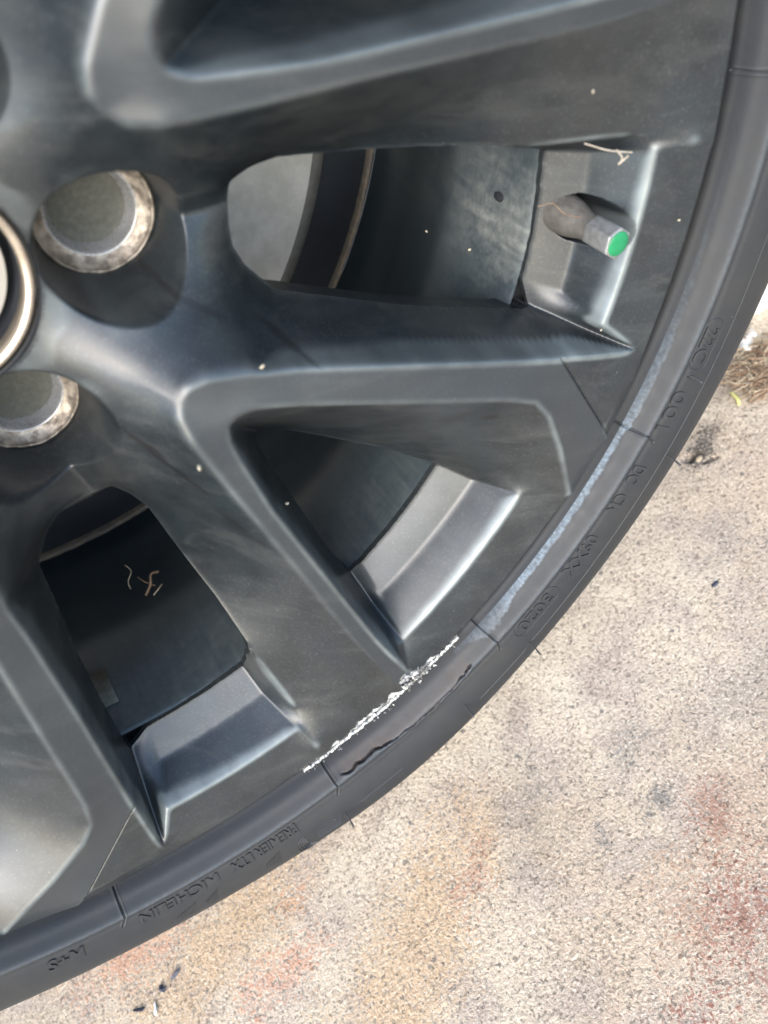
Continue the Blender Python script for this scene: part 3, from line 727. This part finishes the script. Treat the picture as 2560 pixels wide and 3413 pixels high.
def tyre_part(a0, a1, na, name, detail):
    A = np.linspace(a0, a1, na); P = PROF; n = len(P)
    AA, _ = np.meshgrid(A, P[:, 0], indexing='ij'); RR = np.tile(P[:, 0], (na, 1)); YY = np.tile(P[:, 1], (na, 1))
    disp = np.zeros_like(AA); scuff = np.zeros_like(AA); rust = np.zeros_like(AA)
    band = ((YY < .004) & (RR < .2760)) & (RR > .2586)
    if detail:
        arcm = RR * D2R * 1000                       # mm per degree
        for (a, sl) in SIPES:
            kink = a + sl * (RR - .262) / .008 * .35 + np.where(RR > .2685, (RR - .2685) * 130, 0) * -1
            d = np.abs(AA - kink) * arcm
            wdt = .42
            disp -= .0011 * np.exp(-(d / wdt) ** 4) * ((RR < .2722) & (RR > .2588) & (YY < .006))
            disp += .00025 * np.exp(-((d - .75) / .35) ** 2) * (RR < .2722) * (YY < .006)
        gr = np.interp(AA, GASH[:, 0], GASH[:, 1]) + .0007 * (fbm(AA * 2.2, AA * 0, 41, 4) - .5)
        on = np.clip((AA + 66.2) / .8, 0, 1) * np.clip((-48.6 - AA) / .5, 0, 1)
        front = (YY < .003)
        gd = (RR - gr) * 1000
        w = .15 + .26 * fbm(AA * 3, AA * 0, 43, 3)
        disp -= .0022 * np.exp(-(gd / w) ** 4) * on * front
        disp -= .00025 * np.clip(1 + gd / 4.5, 0, 1) * (gd < 0) * on * front * (.7 + .6 * fbm(AA * 2, RR * 300, 47, 3))
        disp += .0005 * np.exp(-((gd - .9) / .7) ** 2) * on * front
        rust = .5 * np.clip(1 + gd / 5, 0, 1) * (gd < .3) * on * front
        # thin raised mould line near the widest part, broken at the contact patch
        ml = np.interp(AA, [-130, -80, -67, -44, -20, 0, 60], [.2862, .2856, .2850, .2842, .2824, .2802, .276])
        gate = 1 - np.clip(1 - np.abs(AA + 55) / 10.5, 0, 1) ** .2 * (np.abs(AA + 55) < 10.5)
        gate = gate * (AA > -66) + (AA < -66) * 0 
        disp += .00045 * np.exp(-((RR - ml) / .00032) ** 2) * gate * (YY < 0)
        # fine wear striations and light scuff along the bead
        disp += .00004 * (fbm(AA * 3, RR * 1200, 51, 3) - .5) * band
        e = .45 + .9 * fbm(AA * .28, AA * 0, 61, 3)
        wd = np.interp(AA, [-60, -47.5, -45.4, -45.1, -43, -40, -34, -25, -20.6, -20.2, -14, -6, 5], [0, .0010, .0058, .0060, .0050, .0022, .0019, .0016, .0015, .0024, .0026, .0015, .0005]) * .62 * (.75 + .5 * fbm(AA * 2.5, AA * 0, 63, 3))
        dd = (RR - .2614)
        core = np.clip((wd - dd) / .0005, 0, 1) * (AA > -49) * (AA < 7) * (RR > .2612) * (RR < .2668)
        st_ = fbm(AA * 5, RR * 1600, 65, 4)
        full_ = np.interp(AA, [-49, -45.3, -42.5, -40, -24, -17, -8, 5], [.10, .20, .28, .6, .62, .28, .10, .0])
        scuff = core * np.clip(full_ * (.15 + 1.3 * st_), 0, 1)
        ridge = np.exp(-((RR - .2674) / .0009) ** 2) * (YY < 0) * .22
        scuff = np.maximum(scuff, ridge * .6 * (.5 + st_ * .8))
        disp += .00018 * core * (st_ - .5)
    Pn = np.stack([RR + disp * np.tile(PN[:, 0], (na, 1)), YY + disp * np.tile(PN[:, 1], (na, 1))], -1)
    Ar = AA * D2R
    V = np.stack([Pn[..., 0] * np.cos(Ar), Pn[..., 1], Pn[..., 0] * np.sin(Ar)], -1).reshape(-1, 3)
    V = contact(V)
    i = np.arange(na - 1)[:, None]; j = np.arange(n - 1)[None]
    Q = np.stack([i * n + j, i * n + j + 1, (i + 1) * n + j + 1, (i + 1) * n + j], -1).reshape(-1, 4)
    return V, Q, scuff.ravel(), rust.ravel()
Va, Qa, sa, ra = tyre_part(-101, 31, 1500, '', True)
Vb, Qb, sb, rb = tyre_part(31, 259, 260, '', False)
tyre = quad_obj('tyre', np.concatenate([Va, Vb]), np.concatenate([Qa, Qb + len(Va)]), M['rubber'], wheel, None,
                {'scuff': np.concatenate([sa, sb]), 'rust': np.concatenate([ra, rb])})

# raised lettering on the sidewall: tops point outwards, read clockwise
PR = PROF[(PROF[:, 0] > .268) & (PROF[:, 1] < .02)]; PRN = PN[(PROF[:, 0] > .268) & (PROF[:, 1] < .02)]
def on_tyre(a, r, h):
    rr = np.interp(r, PR[:, 0], PR[:, 0]); yy = np.interp(r, PR[:, 0], PR[:, 1]); nr = np.interp(r, PR[:, 0], PRN[:, 0]); ny = np.interp(r, PR[:, 0], PRN[:, 1])
    R_ = rr + nr * h; Y_ = yy + ny * h
    return contact(np.stack([R_ * np.cos(a * D2R), Y_, R_ * np.sin(a * D2R)], 1))
def letters(text, a0, a1, r0, r1, h=.0006, name='lettering'):
    cu = bpy.data.curves.new('t', 'FONT'); cu.body = text; cu.size = 1; cu.extrude = .5; cu.resolution_u = 4; cu.offset = .022
    o = bpy.data.objects.new('t', cu); C.objects.link(o)
    dg = bpy.context.evaluated_depsgraph_get(); me = bpy.data.meshes.new_from_object(o.evaluated_get(dg))
    bpy.data.objects.remove(o)
    n = len(me.vertices); c = np.empty(n * 3); me.vertices.foreach_get('co', c); c = c.reshape(-1, 3)
    x0, x1, y0, y1 = c[:, 0].min(), c[:, 0].max(), c[:, 1].min(), c[:, 1].max()
    a = a0 + (c[:, 0] - x0) / (x1 - x0) * (a1 - a0); r = r0 + (c[:, 1] - y0) / (y1 - y0) * (r1 - r0)
    V = on_tyre(a, r, np.where(c[:, 2] > 0, h, -.0002))
    me.vertices.foreach_set('co', V.ravel()); me.materials.clear(); me.materials.append(M['rubber']); me.update()
    return link(bpy.data.objects.new(name, me), tyre)
for a in LETTERS: letters(*a)
def rib(pts, w, h, name, m=None, parent=None):
    """thin raised rib along (angle, r) points"""
    m = m or M['rubber']; V = []; F = []
    pts = np.array(pts, float); d = np.gradient(pts, axis=0)
    sc = np.array([.28 * D2R, 1]); t = d * sc; t /= np.linalg.norm(t, axis=1)[:, None] + 1e-12
    nrm = np.stack([-t[:, 1], t[:, 0]], 1) / sc
    for (s, hh) in ((-1, -.0002), (-.7, h), (.7, h), (1, -.0002)):
        p = pts + nrm * w / 2 * s; V.append(on_tyre(p[:, 0], p[:, 1], np.full(len(p), hh)))
    V = np.array(V); n = len(pts)
    for k in range(3):
        for i in range(n - 1): F.append((k * n + i, k * n + i + 1, (k + 1) * n + i + 1, (k + 1) * n + i))
    return mesh_obj(name, V.reshape(-1, 3), F, m, parent or tyre)
def capsule(a0, a1, r0, r1, w=.0004):
    rm = (r0 + r1) / 2; h = (r1 - r0) / 2; da = h / (.272 * D2R)
    top = [(a, r1) for a in np.linspace(a0 + da, a1 - da, 10)]
    e1 = [(a1 - da + da * math.sin(t), rm + h * math.cos(t)) for t in np.linspace(.2, math.pi - .2, 8)]
    bot = [(a, r0) for a in np.linspace(a1 - da, a0 + da, 10)]
    e0 = [(a0 + da - da * math.sin(t), rm - h * math.cos(t)) for t in np.linspace(.2, math.pi - .2, 8)]
    rib(top + e1 + bot + e0 + [top[0]], w, .00035, 'date_code_outline')
capsule(-43.6, -37.3, .2696, .2768); capsule(-13.3, -8.6, .2692, .2765)
# hatched decoration and concentric arcs
def hatch(a0, a1, r0, r1, n):
    for k in range(n):
        t = (k + .5) / n; a = a0 + (a1 - a0) * t
        rib([(a + .28, r0 + (r1 - r0) * .55 * (1 - t)), (a, r1)], .00028, .0003, 'hatch_rib')
hatch(-86.4, -84.2, .2800, .2880, 16); hatch(-83.4, -82.0, .2795, .2875, 11); hatch(-77.2, -75.4, .2795, .2870, 12)
for k in range(6):
    r = .2812 + k * .0015
    rib([(a, r + .0012 * (a + 68) * .12) for a in np.linspace(-68.2 - k * .15, -71.4, 10)], .0004, .0004, 'decor_rib')
for k in range(4):
    q = .0016 + k * .0015
    rib([(-72.4 + q * math.cos(t) / (.285 * D2R), .2870 + q * math.sin(t)) for t in np.linspace(.9, 4.6, 12)], .0004, .0004, 'decor_rib')
rib([(a, np.interp(a, [-44, -20, 0, 12], [.2836, .2818, .2797, .2780])) for a in np.linspace(-43.2, 12, 120)], .0005, .0004, 'mould_line')
rib([(a, .2846) for a in np.linspace(-51, -44.2, 20)], .0005, .0004, 'mould_line')
rib([(a, .2832) for a in np.linspace(-66.5, -61, 16)], .0006, .0005, 'mould_line')
rib([(-14.0, .2712), (-14.05, .2740)], .0009, .0005, 'mould_mark')
# vent whiskers
def whisker(a, r, L, lean=0., w=.00034, m='whisker'):
    b = on_tyre(np.array([a]), np.array([r]), np.array([-.0004]))[0]; er = np.array([math.cos(a * D2R), 0, math.sin(a * D2R)])
    d = np.array([0, -1., 0]) + er * lean; d /= np.linalg.norm(d)
    u = np.cross(d, er); u /= np.linalg.norm(u); v = np.cross(d, u)
    V = []; F = []
    for k, t in enumerate(np.linspace(0, 1, 6)):
        ww = w * (1 + .5 * (t > .75))
        cpt = b + d * L * t + u * L * .04 * math.sin(t * 3)
        for q in range(6): V.append(cpt + ww * (u * math.cos(q * math.pi / 3) + v * math.sin(q * math.pi / 3)))
    for k in range(5):
        for q in range(6): F.append((k * 6 + q, k * 6 + (q + 1) % 6, k * 6 + 6 + (q + 1) % 6, k * 6 + 6 + q))
    F.append(tuple(range(30, 36)))
    return mesh_obj('vent_whisker', V, F, M[m], tyre)
for w in WHISKERS: whisker(*w)

# ------------------------------------------------------------------ valve
vx, vz, _ = polar(.2190, -1.7, 0)
def tube_axis(name, prof, m, parent, cx, cz, tilt, seg=32, hexa=False):
    """lathe about an axis leaning from -y; prof = (radius, height towards the camera side)"""
    ax = np.array([tilt[0], -1, tilt[1]], float); ax /= np.linalg.norm(ax)
    u = np.cross(ax, [0, 0, 1.]); u /= np.linalg.norm(u); v = np.cross(ax, u); b = np.array([cx, .0375, cz])
    V = []; F = []
    for (r, h) in prof:
        for q in range(seg):
            t = q * 2 * math.pi / seg; rr = r
            if hexa: rr = r * (1 + .0) / max(math.cos(((t + math.pi / 6) % (math.pi / 3)) - math.pi / 6), .01) * .94
            V.append(b + ax * h + rr * (u * math.cos(t) + v * math.sin(t)))
    for k in range(len(prof) - 1):
        for q in range(seg): F.append((k * seg + q, k * seg + (q + 1) % seg, (k + 1) * seg + (q + 1) % seg, (k + 1) * seg + q))
    F.append(tuple((len(prof) - 1) * seg + q for q in range(seg)))
    o = mesh_obj(name, V, F, m, parent)
    return o
tl = (.02, -.02)
stem = tube_axis('valve_stem', spline([(.0077, -.006), (.0075, .005), (.0067, .011), (.0051, .017), (.0047, .0225)], 4), M['brass'], wheel, vx, vz, tl)
vc = tube_axis('valve_cap', [(.0048, .0215), (.0052, .0218), (.0054, .0222), (.0054, .0330), (.0054, .0336), (.0052, .0340), (.0047, .0341)], M['valve_cap'], stem, vx, vz, tl, 36, True)
tube_axis('cap_seal', [(.0045, .0338), (.0045, .0344), (.0041, .0347), (.0015, .0349)], M['green'], stem, vx, vz, tl, 32)

# burrs of torn metal on the kerbed lip
def burrs():
    V = []; F = []
    r2 = np.random.default_rng(3)
    for k in range(80):
        a = r2.uniform(-69.5, -48); r = R_LIP - abs(r2.normal(0, .0008)); L = r2.uniform(.0005, .0016); w = r2.uniform(.00015, .0005)
        if k < 60: a = r2.uniform(-55.2, -51.2); r = .2490 + (a + 55.6) * .0010 + r2.normal(0, .0008); L *= 1.5
        p = np.array(polar(r, a, 0)); b = np.array([p[0], -.0008 - r2.uniform(0, .0006), p[1]])
        d = r2.normal(0, 1, 3); d[1] = -abs(d[1]) * .45; d /= np.linalg.norm(d); e = np.cross(d, r2.normal(0, 1, 3)); e /= np.linalg.norm(e)
        n = len(V); m_ = b + d * L * .5 + e * w * .8
        V += [b - e * w, b + e * w, m_ + e * w * .7, b + d * L, m_ - e * w * 1.3, b + np.array([0, .0016, 0])]
        F += [(n, n + 1, n + 2, n + 4), (n + 4, n + 2, n + 3), (n + 5, n + 1, n), (n + 5, n + 2, n + 1), (n + 5, n, n + 4), (n + 5, n + 4, n + 3), (n + 5, n + 3, n + 2)]
    mesh_obj('torn_burr', V, F, M['metal'], wheel, False)
burrs()
def scraped_lip():
    """thin bright edge of bare metal where the kerbed lip meets the tyre"""
    A = np.linspace(-68.9, -47.3, 420); V = []; F = []
    f = lambda a, s, sd: float(fbm(np.array(a * s), np.array(float(sd)), sd, 3))
    for a in A:
        e = min(1, (a + 68.9) / 2, (-47.3 - a) / 3) ** .7
        w_ = (.00012 + .0046 * max(0, f(a, 1.1, 101) - .44) + .0022 * max(0, f(a, 6.1, 109) - .55)) * e * min(1, max(.12, (f(a, 2.3, 111) - .33) * 7))
        r0 = R_LIP - .0020 + .0008 * (f(a, 2.6, 103) - .5); r1 = r0 - w_ - .0010 * max(0, f(a, 7., 105) - .45) * e
        h = .0004 - .0012 * f(a, 3., 107)
        V += [polar(r0 + .0010, a, .0050), polar(r0, a, h), polar((r0 + r1) / 2, a, h - .0002), polar(r1, a, h + .0012)]
    V = [(v[0], v[2], v[1]) for v in V]
    for i in range(len(A) - 1):
        for k in range(3): F.append((4 * i + k, 4 * i + k + 1, 4 * i + 5 + k, 4 * i + 4 + k))
    mesh_obj('scraped_lip', V, F, M['bright_edge'], wheel)
scraped_lip()
dh = lump('drain_hole', polar(.2090, -2.2, 0)[:1] + (.0590,) + polar(.2090, -2.2, 0)[1:2], (.0005, .0030, .0019), M['cap_dark'], 3, parent=wheel, jag=.1)
def balance_weight():
    lathe('balance_weight', [(.2104, .0560), (.2078, .0565), (.2078, .0760), (.2104, .0765)], M['weight'], wheel, 24, -86.5, -82.6)
balance_weight()

# ------------------------------------------------------------------ ground
def ground():
    def axis(lo, hi, st, far):
        inner = np.arange(lo, hi, st); k = np.cumsum(st * 1.35 ** np.arange(1, 34)); k = k[k < far]
        return np.concatenate([lo - k[::-1], inner, hi + k])
    xs = axis(-.45, .6, .0045, 40); ys = axis(-.45, .35, .0045, 40)
    xs = np.unique(np.concatenate([xs, np.arange(.215, .265, .0009)])); ys = np.unique(np.concatenate([ys, np.arange(.02, .07, .0009)]))
    X, Y = np.meshgrid(xs, ys, indexing='ij')
    near = (np.hypot(X, Y) < 1.2)
    Zh = (fbm(X * 30 + 50, Y * 30 + 50, 71, 4) - .5) * .0016 * near
    # spalled pit beside the tyre
    for (cx, cy, rx, ry, an, dp) in PITS:
        c, s = math.cos(an * D2R), math.sin(an * D2R)
        u = ((X - cx) * c + (Y - cy) * s) / rx; v = (-(X - cx) * s + (Y - cy) * c) / ry
        d = np.hypot(u, v) + .5 * (fbm(X * 220, Y * 220, 77, 3) - .5)
        Zh = Zh - dp * np.clip(1.1 - d, 0, 1) ** .6
    Zh = np.where((np.abs(X) < .2) & (np.abs(Y - .1) < .2), np.minimum(Zh, 0), Zh)
    n1, n2 = X.shape; V = np.stack([X, Y, Zh], -1).reshape(-1, 3)
    i = np.arange(n1 - 1)[:, None]; j = np.arange(n2 - 1)[None]
    Q = np.stack([i * n2 + j, (i + 1) * n2 + j, (i + 1) * n2 + j + 1, i * n2 + j + 1], -1).reshape(-1, 4)
    g = quad_obj('ground', V, Q, M['concrete']); g.location = (0, 0, -GROUND); g['kind'] = 'structure'
    g['label'] = 'stained buff concrete paving with rust red blotches'
ground()

def blade(name, pts, w, th, m, label=None, cat=None, group=None, parent=None, data_only=False):
    """a bent strip with thickness, tapering to both ends"""
    pts = np.array(pts, float); n = len(pts); V = []; F = []
    d = np.gradient(pts, axis=0)
    for i in range(n):
        t = d[i] / (np.linalg.norm(d[i]) + 1e-9); s = np.cross(t, [0, 0, 1.]); s /= np.linalg.norm(s) + 1e-9; up = np.cross(s, t)
        k = w / 2 * (.25 + .75 * math.sin(math.pi * (i + .35) / (n - .3)) ** .6)
        V += [pts[i] - s * k, pts[i] + up * th / 2, pts[i] + s * k, pts[i] - up * th / 2]
    for i in range(n - 1):
        for q in range(4): F.append((i * 4 + q, i * 4 + (q + 1) % 4, i * 4 + 4 + (q + 1) % 4, i * 4 + 4 + q))
    F += [(3, 2, 1, 0), (n * 4 - 4, n * 4 - 3, n * 4 - 2, n * 4 - 1)]
    if data_only: return V, F
    o = mesh_obj(name, V, F, m, parent)
    if label: tag(o, label, cat, group)
    return o
G = -GROUND

# dry litter blown against the white wall: too tangled to count
def litter():
    r2 = np.random.default_rng(12); V = []; F = []; mi = []
    for k in range(520):
        cx = .312 + r2.normal(0, .013); cy = .063 + r2.normal(0, .0105) 
        u = (cx - .304); 
        if cx < .289: continue
        z = G + .0008 + r2.random() * .0045
        a = r2.uniform(0, 6.28) if r2.random() < .5 else r2.normal(-.6, .5); L = r2.uniform(.004, .013); bend = r2.normal(0, .25)
        pts = [(cx + math.cos(a + bend * t) * L * t, cy + math.sin(a + bend * t) * L * t, z + r2.normal(0, .0004)) for t in np.linspace(-.5, .5, 5)]
        v, f = blade('', pts, r2.uniform(.0004, .0016), .0003, None, data_only=True)
        n = len(V); V += list(v); F += [tuple(q + n for q in ff) for ff in f]; mi += [int(r2.random() < .5)] * len(f)
    o = mesh_obj('leaf_litter', V, F, M['straw']); o.data.materials.append(M['straw_pale']); o.data.polygons.foreach_set('material_index', mi)
    tag(o, 'tangle of dry brown plant litter on the concrete behind the tyre at the right edge', 'leaf litter', kind='stuff')
litter()
blade('dead_leaf', [(.2880, .0668, G + .0012), (.2872, .0640, G + .0026), (.2868, .0615, G + .0022), (.2858, .0585, G + .0030), (.2835, .0552, G + .0014)], .0026, .0005, M['leaf'], 'curled yellow dead leaf sliver below the brown litter', 'leaf')
blade('twig', [(.2880, .0520, G + .002), (.2930, .0530, G + .0032), (.2990, .0510, G + .003), (.3060, .0505, G + .0024)], .0017, .0012, M['straw'], 'thin reddish brown twig at the lower edge of the litter', 'twig')
for i, (x, y, sx, sy, lb) in enumerate(STONES):
    lump('stone_chip', (x, y, G + .001), (sx, sy, .0028), M['stone'], 40 + i, label=lb, cat='stone', group='white stone chips beside the white kerb', rot=i)
for i, (x, y, sx, sy, mm, lb) in enumerate(CHIPS):
    lump('paint_fleck', (x, y, G + .0004), (sx, sy, .0009), M[mm], 60 + i, label=lb, cat='fleck', group='flecks lying on the concrete', rot=(.5, 2.1, -.4, 1.2, .2)[i % 5], jag=1.6)
lump('pebble', (.2415, .0452, G - .0014), (.0034, .0022, .0022), M['straw_pale'], 5, label='small pale pebble lodged in the dark pit in the concrete', cat='pebble', rot=.5)

# low block, plain white all over (its foot stands on the paving, past the tyre)
def wall():
    V = []; F = []; pts = WALL
    for (x, y) in pts: V += [(x, y, G - .02), (x, y, G + .09)]
    n = len(pts)
    for i in range(n): j = (i + 1) % n; F.append((2 * i, 2 * j, 2 * j + 1, 2 * i + 1))
    F.append(tuple(2 * i + 1 for i in range(n))); 
    o = mesh_obj('kerb', V, F, M['white'], None, False); tag(o, 'low white kerb behind the tyre at the right edge', 'kerb')
wall()

# ------------------------------------------------------------------ small dry bits caught on the wheel (wheel frame -> world)
def W(r, a, y):
    p = polar(r, a + 0, 0); c, s = math.cos(SPIN * D2R), math.sin(SPIN * D2R)
    return (c * p[0] + s * p[1], y, -s * p[0] + c * p[1])
for i, (r, a, y, s, lb) in enumerate(SEEDS):
    s *= .72
    o = lump('seed', W(r, a, y), (s, s * .55, s * .7), M['seed'], 80 + i, label=lb, cat='seed', group='pale seeds and crumbs stuck on the wheel', rot=i * 1.3)
def strand(name, pts, rad, m, label=None, cat=None, group=None):
    pts = spline3(pts, 6); V = []; F = []; n = len(pts); d = np.gradient(pts, axis=0)
    for i in range(n):
        t = d[i] / (np.linalg.norm(d[i]) + 1e-9); s = np.cross(t, [.3, .9, .2]); s /= np.linalg.norm(s); u = np.cross(t, s)
        for q in range(5): V.append(pts[i] + rad * (s * math.cos(q * 1.2566) + u * math.sin(q * 1.2566)))
    for i in range(n - 1):
        for q in range(5): F.append((i * 5 + q, i * 5 + (q + 1) % 5, i * 5 + 5 + (q + 1) % 5, i * 5 + 5 + q))
    o = mesh_obj(name, V, F, m)
    if label: tag(o, label, cat, group)
    return o
def spline3(pts, n):
    P = np.array(pts, float); P = np.vstack([2 * P[0] - P[1], P, 2 * P[-1] - P[-2]]); out = []
    for k in range(1, len(P) - 2):
        for t in np.linspace(0, 1, n, endpoint=False):
            a, b, c, d = P[k - 1], P[k], P[k + 1], P[k + 2]
            out.append(.5 * ((2 * b) + (c - a) * t + (2 * a - 5 * b + 4 * c - d) * t * t + (3 * b - a - 3 * c + d) * t ** 3))
    out.append(P[-2]); return np.array(out)
for (pts, rad, mm, nm, lb, cat) in STRANDS:
    strand(nm, [W(*p) for p in pts], rad, M[mm], lb, cat)

# ------------------------------------------------------------------ the car the wheel is on (above the frame)
def car_body():
    body = bpy.data.objects.new('parked_car', None); C.objects.link(body)
    tag(body, 'dark painted car above the wheel, just out of the frame', 'car')
    A = np.linspace(196, -16, 60) * D2R; V = []; F = []; ra = .405
    for a in A:
        x, z = ra * math.cos(a), ra * math.sin(a)
        xo = 1.3 * math.cos(a) / max(abs(math.cos(a)), abs(math.sin(a)) / .6) if True else 0
        zo = max(min(.78, 1.3 * math.sin(a) / max(abs(math.cos(a)), abs(math.sin(a)) / .6)), -.12)
        V += [(x, .035, z), (x, .006, z), (x * 1.07, .004, z * 1.07), (xo, .03, zo)]
    for i in range(len(A) - 1):
        for k in range(3): F.append((4 * i + k, 4 * i + k + 1, 4 * i + 5 + k, 4 * i + 4 + k))
    mesh_obj('fender', V, F, M['body'], body)
    V = []; F = []
    for a in A:
        for y in (.036, .34): V.append((ra * math.cos(a), y, ra * math.sin(a)))
    for i in range(len(A) - 1): F.append((2 * i, 2 * i + 1, 2 * i + 3, 2 * i + 2))
    n = len(V); V.append((0, .34, 0))
    for i in range(len(A) - 1): F.append((2 * i + 1, n, 2 * i + 3))
    mesh_obj('arch_liner', V, F, M['shield'], body)
car_body()
